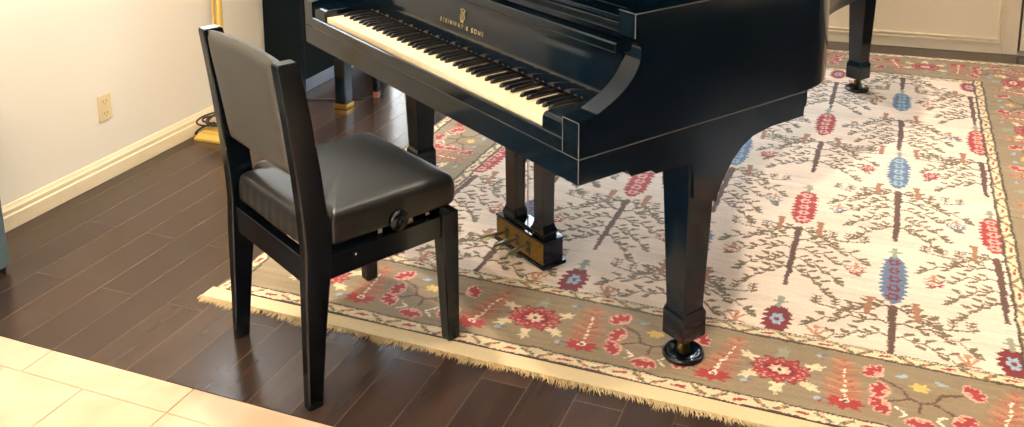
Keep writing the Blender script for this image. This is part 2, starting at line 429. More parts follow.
# guards
def guard(x0, x1, y0, y1, horiz):
    rect(x0, x1, y0, y1, cGuard)
    L = (x1 - x0) if horiz else (y1 - y0); w = (y1 - y0) if horiz else (x1 - x0); n = int(L / .052); st = L / n
    def P(s, t_): return (x0 + s, y0 + t_) if horiz else (x0 + t_, y0 + s)
    for k in range(n):
        s = (k + .5) * st; a = w * .22
        if k % 3 == 0:
            for q in range(4): 
                r_ = st * .30 * (1 - q / 4); stroke([P(s - r_, w * .5 + q * .0022 - .003), P(s + r_, w * .5 - q * .0022 + .003)], .004 * (1 - q / 5), cRed)
        else:
            stroke([P(s - st * .33, w * .72), P(s, w * .5), P(s + st * .33, w * .26)] if k % 3 == 1 else [P(s - st * .33, w * .26), P(s, w * .5), P(s + st * .33, w * .72)], .0046, cOlive if k % 2 else cLeaf)
            stroke([P(s - st * .1, w * .2), P(s + st * .12, w * .78)] if k % 3 == 2 else [P(s - st * .1, w * .78), P(s + st * .12, w * .2)], .0026, cOrange)
    for t_ in (.002, w - .002):
        stroke([P(0, t_), P(L, t_)], .0022, cDark)
    stroke([P(0, .008), P(L, .008)], .0012, cOlive); stroke([P(0, w - .008), P(L, w - .008)], .0012, cOlive)
G = .046
def border(ox, oy, ux, uy, vx, vy, L, off):
    """border strip: s runs along u, t across (0 = outer edge side, 1 = field side)"""
    def P(s, t_): return (ox + ux * s + vx * t_, oy + uy * s + vy * t_)
    ang = math.atan2(uy, ux); fl = 1 if (ux * vy - uy * vx) > 0 else -1
    def A(a): return ang + fl * a
    def st(pts, w, c, w1=None): stroke([P(*p) for p in pts], w, c, w1)
    def el(s, t_, a, b, an, c, serr=0, ns=8): x_, y_ = P(s, t_); ell(x_, y_, a, b, A(an), c, serr, ns)
    H = .14
    def flower(s, t_, an):
        for q in (-1.5, -.5, .5, 1.5): el(s + .019 * math.cos(an + q * .62), t_ + .019 * math.sin(an + q * .62), .026, .0155, an + q * .62, cPink)
        for q in (-1.5, -.5, .5, 1.5): el(s + .021 * math.cos(an + q * .62), t_ + .021 * math.sin(an + q * .62), .022, .0088, an + q * .62, cRed)
        el(s, t_, .012, .010, 0, cPink); el(s + .002 * math.cos(an), t_ + .002 * math.sin(an), .006, .005, an, cOrange)
    def boteh(s, t_, lean):
        for q in range(26):
            u = q / 25; wv = .034 * (1 - u) ** .6 + .010 * (q % 3)
            for sg in (-1, 1): st([(s + lean * u * .13, t_ - .085 + .19 * u), (s + lean * u * .13 + sg * wv, t_ - .085 + .19 * u + .012)], .0046, (cOrange if q % 3 else cRed * .45 + cOrange * .55) * (.62 + .1 * (q % 4)) )
        el(s, t_ - .085, .044, .024, 0, cRed, .3, 8); st([(s, t_ - .07), (s + lean * .055, t_), (s + lean * .1, t_ + .065)], .005, cWhite, .003)
        for q in range(6): u = q / 6; el(s + lean * .1 * u, t_ - .06 + .12 * u, .0065, .004, .8, cPost)
        el(s, t_ - .078, .011, .009, 0, cWhite); el(s, t_ - .078, .006, .005, 0, cDark)
    k = 0; s = off - .707
    while s < L + .7:
        def ok(q): return .10 < q < L - .10
        if ok(s):
            for an in (.5, PI - .5, -.6, PI + .6, PI / 2, -PI / 2):
                el(s + .094 * math.cos(an), H + .080 * math.sin(an), .028, .015, an, cGuard if an not in (PI / 2,) else cSage, .3, 6)
            el(s, H, .076, .056, 0, cDark * .4 + cRed2 * .6, .16, 12); el(s, H, .073, .053, 0, cRed, .16, 12); el(s, H, .060, .043, 0, cPink * .8, .20, 12); el(s, H, .056, .040, 0, cRed, .20, 12); el(s, H, .040, .028, 0, cRed2); el(s, H, .026, .019, 0, cPink, .2, 8); el(s, H, .017, .013, 0, cGuard, .2, 7); el(s, H, .008, .006, 0, cDark)
        if ok(s + .17): boteh(s + .17, H, -.1)
        if ok(s + .54): boteh(s + .54, H, .35)
        if ok(s + .22) and ok(s + .48):
            b0 = s + .355
            st([(b0 - .10, H + .055), (b0 - .05, H + .03), (b0 - .03, H - .01), (b0, H - .02), (b0 + .03, H - .01), (b0 + .05, H + .03), (b0 + .10, H + .05)], .0042, cTrunk)
            st([(b0 - .03, H - .01), (b0 - .08, H - .04)], .0036, cTrunk); st([(b0 + .03, H - .01), (b0 + .08, H - .04)], .0036, cTrunk); st([(b0, H - .02), (b0, H - .06)], .0036, cTrunk)
            flower(b0 - .105, H + .07, 2.4); flower(b0 - .085, H + .0, 3.0); flower(b0 - .085, H - .05, 3.8) ; flower(b0, H - .085, -PI / 2); flower(b0 + .088, H - .05, -.7); flower(b0 + .112, H + .06, .6)
            el(b0, H + .045, .022, .017, 0, cGold, .3, 6); el(b0 - .045, H + .085, .016, .007, .4, cBlue2); el(b0 + .05, H + .085, .016, .007, -.4, cBlue2)
            st([(b0 - .06, H - .055), (b0 - .035, H - .075), (b0 - .055, H - .095)], .0028, cWhite); st([(b0 + .06, H - .055), (b0 + .035, H - .075), (b0 + .055, H - .095)], .0028, cWhite)
        for (q, t_) in ((.10, H - .09), (.62, H - .08), (.09, H + .1)):
            if ok(s + q):
                el(s + q, t_, .010, .007, .5, cBlue2); el(s + q + .018, t_ + .006, .008, .006, 0, cBlue); el(s + q + .008, t_ - .010, .005, .004, 0, cRed)
        s += .707
GW = RY0 + G
W2 = FY0 - G
border(RX0, RY0 + G, 1, 0, 0, 1, RX1 - RX0, -.937 - RX0)                 # front
border(RX0, RY1 - G, 1, 0, 0, -1, RX1 - RX0, -.55 - RX0)                 # far
border(RX0 + G + .006, RY0, 0, 1, 1, 0, RY1 - RY0, 1.02)                 # left
border(RX1 - G - .006, RY0, 0, 1, -1, 0, RY1 - RY0, .95)                 # right
for (x0, x1, y0, y1, h) in ((RX0, RX1, RY0, RY0 + G, 1), (RX0, RX1, RY1 - G, RY1, 1), (RX0, RX0 + G, RY0, RY1, 0), (RX1 - G, RX1, RY0, RY1, 0),
                            (FX0 - G, FX1 + G, FY0 - G, FY0, 1), (FX0 - G, FX1 + G, FY1, FY1 + G, 1), (FX0 - G, FX0, FY0 - G, FY1 + G, 0), (FX1, FX1 + G, FY0 - G, FY1 + G, 0)):
    guard(x0, x1, y0, y1, h)
def smooth_noise(cell_x, cell_y):
    nxx = int((RX1 - RX0) / cell_x) + 3; nyy = int((RY1 - RY0) / cell_y) + 3; g0 = rng.random((nyy, nxx)) * 2 - 1
    fx = (gx - RX0) / cell_x; fy = (gy - RY0) / cell_y; ix = fx.astype(int); iy = fy.astype(int); tx = fx - ix; ty = fy - iy
    tx = tx * tx * (3 - 2 * tx); ty = ty * ty * (3 - 2 * ty)
    a = g0[iy][:, ix] * (1 - tx) + g0[iy][:, ix + 1] * tx; b__ = g0[iy + 1][:, ix] * (1 - tx) + g0[iy + 1][:, ix + 1] * tx
    return a * (1 - ty)[:, None] + b__ * ty[:, None]
# hand-knotted wobble of every outline
JJ, II = np.meshgrid(np.arange(len(gy)), np.arange(len(gx)), indexing='ij')
wx = smooth_noise(.05, .04) * 1.0 + smooth_noise(.016, .014) * .75 + rng.normal(0, .35, IMG.shape[:2])
wy = smooth_noise(.05, .05) * .9 + smooth_noise(.016, .014) * .7 + rng.normal(0, .3, IMG.shape[:2])
IMG = IMG[np.clip((JJ + wy).round().astype(int), 0, len(gy) - 1), np.clip((II + wx).round().astype(int), 0, len(gx) - 1)]
IMG *= (1 + .07 * smooth_noise(.25, .05) + .06 * smooth_noise(.08, .012))[..., None]
# olive ground : uneven wool, short horizontal streaks
for k in range(2600):
    hx = random.uniform(RX0, RX1); hy = random.uniform(RY0, RY1)
    if FX0 - .03 < hx < FX1 + .03 and FY0 - .03 < hy < FY1 + .03 and random.random() < .6: continue
    i0, i1, j0, j1 = win(hx, hx + random.uniform(.03, .22), hy, hy + random.uniform(.003, .009)); IMG[j0:j1, i0:i1] *= 1 + jit(.22)
IMG *= (1 + (rng.random(IMG.shape[:2])[..., None] - .5) * .16)
rows = 1 + (rng.random(len(gy)) - .5) * .08; IMG *= rows[:, None, None]
RUGZ = .009
RUG = bpy.data.materials.new('woven_rug'); RUG.use_nodes = True
nt = RUG.node_tree; b = nt.nodes['Principled BSDF']; at = nt.nodes.new('ShaderNodeAttribute'); at.attribute_name = 'dye'
nt.links.new(at.outputs['Color'], b.inputs['Base Color']); b.inputs['Roughness'].default_value = .9; b.inputs['Sheen Weight'].default_value = .12
tc = nt.nodes.new('ShaderNodeTexCoord'); n = nt.nodes.new('ShaderNodeTexNoise'); n.inputs['Scale'].default_value = 380; nt.links.new(tc.outputs['Object'], n.inputs['Vector'])
bp = nt.nodes.new('ShaderNodeBump'); bp.inputs['Strength'].default_value = .35; bp.inputs['Distance'].default_value = .002
nt.links.new(n.outputs['Fac'], bp.inputs['Height']); nt.links.new(bp.outputs[0], b.inputs['Normal'])
def build_rug():
    nx, ny = len(gx), len(gy)
    X, Y = np.meshgrid(gx, gy)
    def skin(Z):
        v = np.stack([X, Y, Z], -1).reshape(-1, 3)
        i = np.arange((ny - 1) * (nx - 1)); r_, c_ = divmod(i, nx - 1); a = r_ * nx + c_
        return v, np.stack([a, a + 1, a + nx + 1, a + nx], -1)
    Z = RUGZ + .0006 * np.sin(X * 9 + 1.3 * Y) + .0005 * np.sin(Y * 13)
    wk = np.clip((Y - 4.8) / .85, 0, 1); Y = Y + wk * wk * .075 * (X + .2)
    v, f = skin(Z)
    nv = len(v)
    # border ring down to the floor
    ring = [j for j in range(nx)] + [j * nx + nx - 1 for j in range(1, ny)] + [(ny - 1) * nx + j for j in range(nx - 2, -1, -1)] + [j * nx for j in range(ny - 2, 0, -1)]
    low = v[ring].copy(); low[:, 2] = .0005
    v = np.vstack([v, low]); m = len(ring); q = np.arange(m); q2 = (q + 1) % m; rg = np.array(ring)
    f2 = np.stack([rg[q], nv + q, nv + q2, rg[q2]], -1); f = np.vstack([f, f2])
    me = bpy.data.meshes.new('rug_pile'); me.vertices.add(len(v)); me.vertices.foreach_set('co', v.astype(np.float32).ravel())
    me.loops.add(f.size); me.loops.foreach_set('vertex_index', f.astype(np.int32).ravel())
    me.polygons.add(len(f)); me.polygons.foreach_set('loop_start', (np.arange(len(f)) * 4).astype(np.int32)); me.polygons.foreach_set('loop_total', np.full(len(f), 4, np.int32))
    me.update(calc_edges=True); me.validate()
    col = np.ones((len(v), 4), np.float32); ci = IMG.reshape(-1, 3); col[:nv, :3] = ci; col[nv:, :3] = ci[ring]
    ca = me.color_attributes.new('dye', 'FLOAT_COLOR', 'POINT'); ca.data.foreach_set('color', col.ravel())
    me.materials.append(RUG); return me
rug = empty('rug', ((RX0 + RX1) / 2, RY0, 0), 0, 'large cream oriental rug with tree pattern and olive floral border under the grand piano', 'rug')
ro = bpy.data.objects.new('pile', build_rug()); C.objects.link(ro); ro.parent = rug; ro.location = (-(RX0 + RX1) / 2, -RY0, 0)
def off(o): o.location = (-(RX0 + RX1) / 2, -RY0, 0); return o
n = 60
for (ya, yb_) in ((RY0 - .052, RY0 + .001), (RY1 - .001, RY1 + .015)):
    m = MB()
    for k in range(n):
        x0 = RX0 - .014 + (RX1 - RX0 + .028) * k / n; x1 = RX0 - .014 + (RX1 - RX0 + .028) * (k + 1) / n
        m.box(x0, x1, ya, yb_, .0005, .0055)
    eb = off(m.build('end_band', CREAMRUG, rug, label='plain cream woven end band'))
    if ya > 5:
        for v in eb.data.vertices: v.co.y += .075 * (v.co.x + .2)
m = MB()
x = RX0 - .018
while x < RX1:
    L = .016 + random.random() * .020 + .006 * math.sin(x * 23) + .004 * math.sin(x * 71); a = jit(.026) + .006; w = .0013 + random.random() * .0009
    y0 = RY0 - .05; z = .0045 + random.random() * .002
    m.add([(x - w, y0, .0008), (x + w, y0, .0008), (x, y0, z), (x + a * .5 - w * .8, y0 - L * .5, .0006), (x + a * .5 + w * .8, y0 - L * .5, .0006), (x + a * .5, y0 - L * .5, z * .9), (x + a, y0 - L, .001)],
          [(0, 1, 4, 3), (1, 2, 5, 4), (2, 0, 3, 5), (3, 4, 6), (4, 5, 6), (5, 3, 6), (0, 2, 1)])
    x += .0013 + random.random() * .0012
x = RX0
while x < RX1:
    L = .012 + random.random() * .014; a = jit(.015); w = .004
    y0 = RY1 + .013 + .075 * (x + .2)
    m.add([(x - w, y0, .0008), (x + w, y0, .0008), (x, y0, .005), (x + a, y0 + L, .001)], [(0, 1, 3), (1, 2, 3), (2, 0, 3), (0, 2, 1)])
    x += .008
off(m.build('fringe', CREAMRUG, rug, kind='stuff', label='cream cotton fringe'))

# ------------------------------------------------------------------ grand piano (local: x along the keys, y to the tail)
PX, PY, PA = -1.3128, 2.4371, -.56542
W = .7634
gp = empty('grand_piano', (PX, PY, 0), PA, 'large black grand piano with ivory keys standing on the patterned rug', 'piano')
def pworld(x, y, z=0):
    c, s = math.cos(PA), math.sin(PA); return (PX + c * x - s * y, PY + s * x + c * y, z)
def catmull(P, n=8):
    out = []
    for i in range(len(P) - 1):
        p0 = P[max(i - 1, 0)]; p1 = P[i]; p2 = P[i + 1]; p3 = P[min(i + 2, len(P) - 1)]
        for k in range(n):
            t_ = k / n
            out.append(tuple(.5 * ((2 * p1[a]) + (-p0[a] + p2[a]) * t_ + (2 * p0[a] - 5 * p1[a] + 4 * p2[a] - p3[a]) * t_ ** 2 + (-p0[a] + 3 * p1[a] - 3 * p2[a] + p3[a]) * t_ ** 3) for a in range(len(p1))))
    out.append(tuple(P[-1])); return out
curve = catmull([(W, .80), (.742, .92), (.655, 1.055), (.51, 1.195), (.36, 1.38), (.25, 1.64), (.19, 1.88), (.15, 2.15), (.10, 2.45), (.02, 2.72), (-.13, 2.93), (-.34, 3.02), (-.55, 2.98), (-.70, 2.83), (-.757, 2.60), (-W, 2.35)], 6)
outline = [(W, .25), (W, .50)] + curve + [(-W, 1.4), (-W, .25)]
def offset(poly, d):
    out = []; n = len(poly)
    for i in range(n):
        a = Vector(poly[max(i - 1, 0)]); b_ = Vector(poly[min(i + 1, n - 1)]); t_ = (b_ - a).normalized()
        nrm = Vector((-t_.y, t_.x)); p = Vector(poly[i]) + nrm * d; out.append((p.x, p.y))
    return out
Z1, ZT = .7043, 1.0262
inner = offset(outline, .05)
m = MB(); n = len(outline)
vs = [(p[0], p[1], z) for z in (Z1, ZT) for p in outline] + [(p[0], p[1], z) for z in (Z1, ZT) for p in inner]
fs = []
for i in range(n - 1):
    fs += [(i, i + 1, n + i + 1, n + i), (2 * n + i + 1, 2 * n + i, 3 * n + i, 3 * n + i + 1), (n + i, n + i + 1, 3 * n + i + 1, 3 * n + i), (i + 1, i, 2 * n + i, 2 * n + i + 1)]
for i in (0, n - 1): fs.append((i, n + i, 3 * n + i, 2 * n + i))
m.add(vs, fs); m.build('rim', BLACK, gp, smooth=True, angle=40)
MB().prism([(p[0], p[1]) for p in inner], 'z', .80, .83).build('soundboard', SOUNDB, gp)
MB().prism([(p[0], p[1]) for p in offset(outline, .054)], 'z', .705, .72).build('bottom_board', BLACK, gp)
pl = [p for p in offset(outline, .075) if p[1] > .34]; pl = [(.68, .34)] + pl + [(-.68, .34)]
MB().prism(pl, 'z', .875, .89).build('iron_plate', BRONZE, gp)
m = MB()
for k in range(60):
    x0 = -.62 + k * .021; L = 2.85 - max(0, (x0 + .35)) * 1.95
    m.tube([(x0, .62, .905), (x0 * .9 - .04, max(L * .88, .75), .905)], .0012, 5, False)
m.build('strings', STEEL, gp)
# cheeks with curved arm
arm = [(0, .7055), (0, .794)] + catmull([(0, .794), (.05, .803), (.079, .814), (.125, .837), (.162, .867), (.184, .899), (.190, .925), (.186, .948), (.171, .966)], 4)[1:] + [(.169, 1.0262), (.25, 1.0262), (.25, .7055)]
for s in (1, -1):
    a, b_ = sorted((s * .704, s * W))
    MB().prism(arm, 'x', a, b_).build('cheek', BLACK, gp, smooth=True, angle=20)
    # key block with rounded nose
    a, b_ = sorted((s * .6140, s * .7035))
    MB().prism([(.006, .7055), (.006, .765), (.010, .774), (.018, .779), (.165, .781), (.165, .7055)], 'x', a, b_).build('key_block', BLACK, gp, bevel=.003)
# keybed : full-width front board, chamfered ends
m = MB(); m.box(-W, W, 0, .155, .640, .7035); m.box(-W + .004, W - .004, .155, .70, .640, .7035)
m.build('keybed', BLACK, gp, bevel=.0006)
MB().prism([(-.001, .7055), (-.003, .738), (.002, .741), (.010, .741), (.012, .7055)], 'x', -.7035, .7035).build('key_slip', BLACK, gp, bevel=.0012)
MB().box(-.61, .61, .013, .16, .706, .722).build('key_frame', EBONY, gp)
# side beams under the rim with the leg brackets
beam = [(.1548, .7035), (.1548, .640), (.160, .630), (.168, .621), (.235, .619), (.250, .606), (.372, .604), (.378, .596), (.384, .575), (.388, .50), (.474, .47), (.478, .490), (.497, .525), (.53, .570), (.566, .601), (.61, .622), (.683, .632), (.820, .632), (.822, .655), (.832, .668), (.832, .7035)]
for s in (1, -1):
    a, b_ = sorted((s * .647, s * (W - .0006)))
    MB().prism(beam, 'x', a, b_).build('leg_bracket', BLACK, gp)
# grey strips on the sharp edges: worn paint plus painted highlights
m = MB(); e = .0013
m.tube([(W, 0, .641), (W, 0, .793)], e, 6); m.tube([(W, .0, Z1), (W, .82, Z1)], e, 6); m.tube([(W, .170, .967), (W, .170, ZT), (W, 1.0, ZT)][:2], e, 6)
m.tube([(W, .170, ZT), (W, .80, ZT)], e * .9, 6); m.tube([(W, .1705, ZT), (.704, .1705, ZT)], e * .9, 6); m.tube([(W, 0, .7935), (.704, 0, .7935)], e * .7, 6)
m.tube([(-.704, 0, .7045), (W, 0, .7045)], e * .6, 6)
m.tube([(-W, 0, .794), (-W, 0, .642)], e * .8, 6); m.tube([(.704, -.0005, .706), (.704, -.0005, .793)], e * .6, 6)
m.build('worn_highlight', WORN_HILITE, gp, smooth=True, label='grey line of wear and painted highlight along the case edge')
# fallboard / nameboard
fb = MB().prism(catmull([(.168, .764), (.166, .785), (.169, .825), (.175, .865), (.181, .895), (.182, .914)], 4) + [(.215, .914), (.215, .764)], 'x', -.7035, .7035).build('fallboard', BLACK, gp, smooth=True, angle=40)
MB().box(-.612, .612, .1600, .165, .735, .7575).build('key_felt', REDFELT, gp, label='dark red felt strip behind the keys')
# lid front rail / music shelf mouldings
m = MB(); m.prism([(.163, .917), (.161, .920), (.161, .940), (.164, .944), (.20, .944), (.20, .917)], 'x', -.703, .703)
m.build('music_shelf', BLACK, gp, bevel=.002)
m = MB(); m.box(-.703, .703, .200, .33, .917, .950)
m.box(-.703, .703, .183, .235, .9515, .968); m.box(-.703, .703, .205, .26, .9685, .980)
m.build('nameboard_rail', BLACK, gp, bevel=.002)
m = MB(); m.box(-.703, .703, .215, .28, .9805, .994); m.build('desk_rail', BLACK, gp, bevel=.002)
# music desk lying folded with its side slides
m = MB(); m.box(-.56, .56, .36, .62, .955, .966); m.box(-.66, -.60, .30, .66, .935, .972); m.box(.60, .66, .30, .66, .935, .972)
m.build('music_desk', BLACK, gp, bevel=.003)
MB().box(-.25, .30, .315, .345, .953, .962).build('red_strip', REDFELT, gp, label='red strip')  # thin red strip in front of the folded music desk
MB().box(-.59, .59, .285, .70, .925, .934).build('desk_tray', BLACK, gp)
# raised lid, hinged on the bass side, and its prop
ang = math.radians(38)
def lidpt(x, y, z=0):
    u = x + W; return (-W - .004 + u * math.cos(ang) - z * math.sin(ang), y, ZT + .004 + u * math.sin(ang) + z * math.cos(ang))
lo = [(W + .012, .46)] + [(p[0] + .012, p[1]) for p in outline[2:-2]] + [(-W, 1.4), (-W, .46)]
n = len(lo); m = MB()
m.add([lidpt(x, y, z) for z in (0, .022) for x, y in lo], [tuple(range(n))[::-1], tuple(range(n, 2 * n))] + [(i, (i + 1) % n, n + (i + 1) % n, n + i) for i in range(n)])
m.build('lid', BLACK, gp)
m = MB(); m.add([lidpt(x, y, z) for z in (.0235, .045) for x, y in ((-W, .47), (W + .012, .47), (W + .012, .75), (-W, .75))], [(3, 2, 1, 0), (4, 5, 6, 7), (0, 1, 5, 4), (1, 2, 6, 5), (2, 3, 7, 6), (3, 0, 4, 7)])
m.build('lid_flap', BLACK, gp)
q = lidpt(.58, 1.16, -.002); m = MB(); m.tube([(.655, 1.02, ZT - .06), (q[0], q[1], q[2])], .011, 8); m.build('lid_prop', BLACK, gp, smooth=True)
# white and black keys
kw = 1.225 / 52; names = 'ABCDEFG'
for k in range(52):
    x0 = -.6125 + k * kw
    m = MB(); m.box(x0 + .0004, x0 + kw - .0004, .014, .1595, .7345, .7560)
    m.build('white_key', IVORY, gp, bevel=.0010, seg=2)
for k in range(51):
    if names[k % 7] in 'ACDFG':
        xc = -.6125 + (k + 1) * kw + {'A': .002, 'C': -.002, 'D': .002, 'F': -.003, 'G': 0}[names[k % 7]]
        MB().frus([(.7562, xc - .0055, xc + .0055, .064, .1592), (.7640, xc - .0052, xc + .0052, .068, .1592), (.7680, xc - .0042, xc + .0042, .076, .1590)]).build('black_key', EBONY, gp, bevel=.0008)
# lettering and emblem on the fallboard
def text(body, size, mtx, material, name, parent, sx=1):
    cu = bpy.data.curves.new('t', 'FONT'); cu.body = body; cu.size = size; cu.extrude = .0003; cu.align_x = 'CENTER'; cu.space_character = 1.62
    cu.offset = .0001
    o = bpy.data.objects.new('t', cu); C.objects.link(o); dg = bpy.context.evaluated_depsgraph_get(); dg.update()
    me = bpy.data.meshes.new_from_object(o.evaluated_get(dg)); bpy.data.objects.remove(o); me.materials.clear(); me.materials.append(material)
    me.transform(mtx); r_ = bpy.data.objects.new(name, me); C.objects.link(r_); r_.parent = parent; return r_
tm = Matrix.Translation((-.004, .1680, .826)) @ Matrix.Rotation(math.radians(90 - 8), 4, 'X')
text('STEINWAY & SONS', .0185, tm, GOLDINK, 'lettering', fb)['label'] = 'gold STEINWAY & SONS lettering'
m = MB(); cz = .866
def em(pts, r_=.0009): m.tube([(x, .1725 + (z - .0) * .12 - .0008, cz + z) for x, z in pts], r_, 5)
for s in (-1, 1):
    em([(s * a, b_) for a, b_ in catmull([(.0, -.016), (.008, -.014), (.012, -.004), (.007, .006), (.009, .014), (.013, .017)], 4)], .0014)
    em([(s * .004, -.012), (s * .004, .012)], .0006)
em([(-.010, .010), (.010, .010)], .0012); em([(0, -.012), (0, .014)], .0006); em([(-.008, -.020), (.008, -.020)], .0014); em([(-.007, .017), (0, .0205), (.007, .017)], .001)
em([(0, -.020), (0, -.014)], .0016)
m.build('emblem', GOLDINK, fb, label='gold lyre emblem')
# legs
def leg(cx, cy, top=.604, z0=.076):
    w1 = .0485
    m = MB()
    secs = [(z0, .0395, 1), (z0 + .004, .0415, 1), (.149, .0415, 1), (.160, .0360, 1), (.168, .0352, 1), (.540, w1, 1), (top, w1 + .0005, 1)]
    m.frus([(z, cx - a, cx + a, cy - a, cy + a) for z, a, _ in secs])
    lg = m.build('leg', BLACK, gp, bevel=.0018, seg=2)
    c = MB(); c.lathe([(0, .0765), (.017, .0765), (.017, .070), (.009, .064), (.009, .052), (0, .050)], cx, cy, 24)
    for s in (-1, 1): c.frus([(.022, cx + s * .011 - .003, cx + s * .011 + .003, cy - .012, cy + .012), (.060, cx + s * .011 - .003, cx + s * .011 + .003, cy - .009, cy + .009)])
    cs = c.build('caster', DARKBRASS, lg, smooth=True, label='brass caster')
    wv = MB(); wv.lathe([(0, -.007), (.018, -.007), (.020, -.004), (.020, .004), (.018, .007), (0, .007)], n=28, axis='x', base=(cx, cy, .0385)); return lg, wv  .build('wheel', DARKBRASS, lg, smooth=True)
LEGS = [(.7085, .4235), (-.7085, .4235), (-.377, 2.735)]
leg(*LEGS[0]); leg(*LEGS[1]); leg(*LEGS[2], top=.69)
MB().box(-.50, -.215, 2.60, 2.87, .660, .7035).build('leg_block', BLACK, gp, bevel=.003)
# lyre
LY = .385
ly0, ly1 = LY, LY + .078
bA, bB = -.136, .125
def ring_(z, d): return (z, bA - d, bB + d, ly0 - d, ly1 + d)
bx_ = MB().frus([ring_(.022, .008), ring_(.034, .008), ring_(.0345, 0), ring_(.108, 0), ring_(.1085, .004), ring_(.116, .004), ring_(.1165, -.014), ring_(.126, -.014)]).build('pedal_box', BLACK, gp, bevel=.002)
m = MB(); m.box(bA + .001, bB - .001, ly0 - .0035, ly0 - .0003, .036, .1065)
pp = m.build('pedal_plate', OLDBRASS, gp, bevel=.0008, label='worn brass plate')
for k in range(5):
    for z in (.045, .098):
        x_ = bA + .013 + k * .0588; MB().lathe([(0, -.0052), (.0026, -.0048), (.0032, -.0034)], n=10, axis='y', base=(x_, ly0, z)).build('screw', DARKHOLE, pp)
for k, xc in enumerate((-.073, -.014, .047)):
    MB().box(xc - .011, xc + .011, ly0 - .0045, ly0 - .0036, .050, .088).build('slot', DARKHOLE, pp)
    m = MB(); ns = 9; vs = []; fs = []
    for i in range(ns):
        u = i / (ns - 1); yy = ly0 - .002 - .088 * u; w_ = .0055 + .0075 * math.sin(min(1, u * 1.05) * PI * .5) ** 2; zz = .074 - .010 * u + .008 * math.sin(u * PI); th = .0036; xx = xc - (.030, .010, -.002)[k] * u * u
        if i == ns - 1: w_ *= .5
        vs += [(xx - w_, yy, zz - th), (xx + w_, yy, zz - th), (xx + w_ * .8, yy, zz + th * .6), (xx, yy, zz + th), (xx - w_ * .8, yy, zz + th * .6)]
    for i in range(ns - 1):
        for j in range(5): a = i * 5; fs.append((a + j, a + (j + 1) % 5, a + 5 + (j + 1) % 5, a + 5 + j))
    fs += [(4, 3, 2, 1, 0), tuple(range((ns - 1) * 5, ns * 5))]
    m.add(vs, fs); o = m.build('pedal', PEDAL, gp, smooth=True, angle=60)
for xc in (-.082, .076):
    m = MB(); yc = LY + .038; a = .024
    m.frus([(.1265, xc - .036, xc + .036, yc - .030, yc + .030), (.133, xc - .036, xc + .036, yc - .030, yc + .030), (.146, xc - .028, xc + .028, yc - .026, yc + .026), (.160, xc - a, xc + a, yc - .023, yc + .023),
            (.60, xc - a - .004, xc + a + .004, yc - .026, yc + .026), (.612, xc - .036, xc + .036, yc - .032, yc + .032), (.6395, xc - .036, xc + .036, yc - .032, yc + .032)])
    m.build('lyre_post', BLACK, gp, bevel=.002)
for xc in (-.045, .0, .045):
    m = MB(); m.tube([(xc, LY + .062, .117), (xc, LY + .062, .64)], .0024, 6); m.build('pedal_rod', STEEL, gp, smooth=True)
for xc in (-.080, .078):
    m = MB(); m.tube([(xc, LY + .060, .30), (xc, LY + .085, .315), (xc, LY + .100, .345), (xc, LY + .285, .62), (xc, LY + .30, .64)], .0090, 8); m.build('lyre_brace', BLACK, gp, smooth=True)
# caster cups (the legs stand in them)
for i, (cx, cy) in enumerate(LEGS):
    x_, y_, _ = pworld(cx, cy)
    m = MB(); m.lathe([(0, .0), (.050, 0), (.056, .003), (.058, .010), (.056, .018), (.050, .021), (.044, .020), (.038, .013), (.030, .0088), (0, .0088)], n=48)
    o = m.build('caster_cup', BLACK, smooth=True, angle=60); o.location = (x_, y_, .0098)
    tag(o, ['round black caster cup under the front piano leg nearest the viewer', 'round black caster cup under the left front piano leg behind the chair', 'round black caster cup under the tail leg of the grand piano'][i], 'caster cup', 'caster cups under the grand piano legs')

# ------------------------------------------------------------------ piano chair (local: y toward the piano)
CA = math.radians(-28.1)
ch = empty('piano_chair', (-1.416, 2.1835, 0), CA, 'black wooden chair with leather seat and padded back in front of the keyboard', 'chair')
def postmesh(s):
    a, b_ = (.197, .2345) if s > 0 else (-.227, -.190)
    secs = []
    for z, y0, y1 in ((0, -.244, -.204), (.03, -.243, -.201), (.20, -.237, -.182), (.33, -.232, -.164), (.42, -.228, -.157), (.50, -.232, -.163), (.62, -.243, -.176), (.76, -.259, -.195), (.86, -.272, -.213), (.905, -.278, -.222), (.914, -.277, -.226)):
        i = max(0, .008 * (1 - z / .33)) if z < .33 else 0
        x0, x1 = (a + i, b_) if s > 0 else (a, b_ - i)
        k = max(0, 1 - z / .33) * (.009 if s > 0 else .021); x0 += k; x1 += k * (1 if s > 0 else .8)
        secs.append((z, x0, x1, y0, y1))
    return MB().frus(secs)
for s in (-1, 1): postmesh(s).build('rear_leg', CHAIRB, ch, bevel=.004, seg=3)
for s in (-1, 1):
    a, b_ = sorted((s * .186, s * .235))
    i = .012; x0, x1 = (a + i, b_) if s > 0 else (a, b_ - i)
    MB().frus([(.0095, x0, x1, .195, .233), (.34, a, b_, .182, .235), (.398, a, b_, .182, .235)]).build('front_leg', CHAIRB, ch, bevel=.004, seg=3)
for s in (-1, 1):
    a, b_ = sorted((s * .196, s * .226))
    MB().box(a, b_, -.164, .184, .328, .392).build('side_rail', CHAIRB, ch, bevel=.003)
MB().box(-.188, .188, -.222, -.192, .325, .398).build('rear_rail', CHAIRB, ch, bevel=.003)
MB().box(-.188, .188, .195, .225, .328, .392).build('front_rail', CHAIRB, ch, bevel=.003)
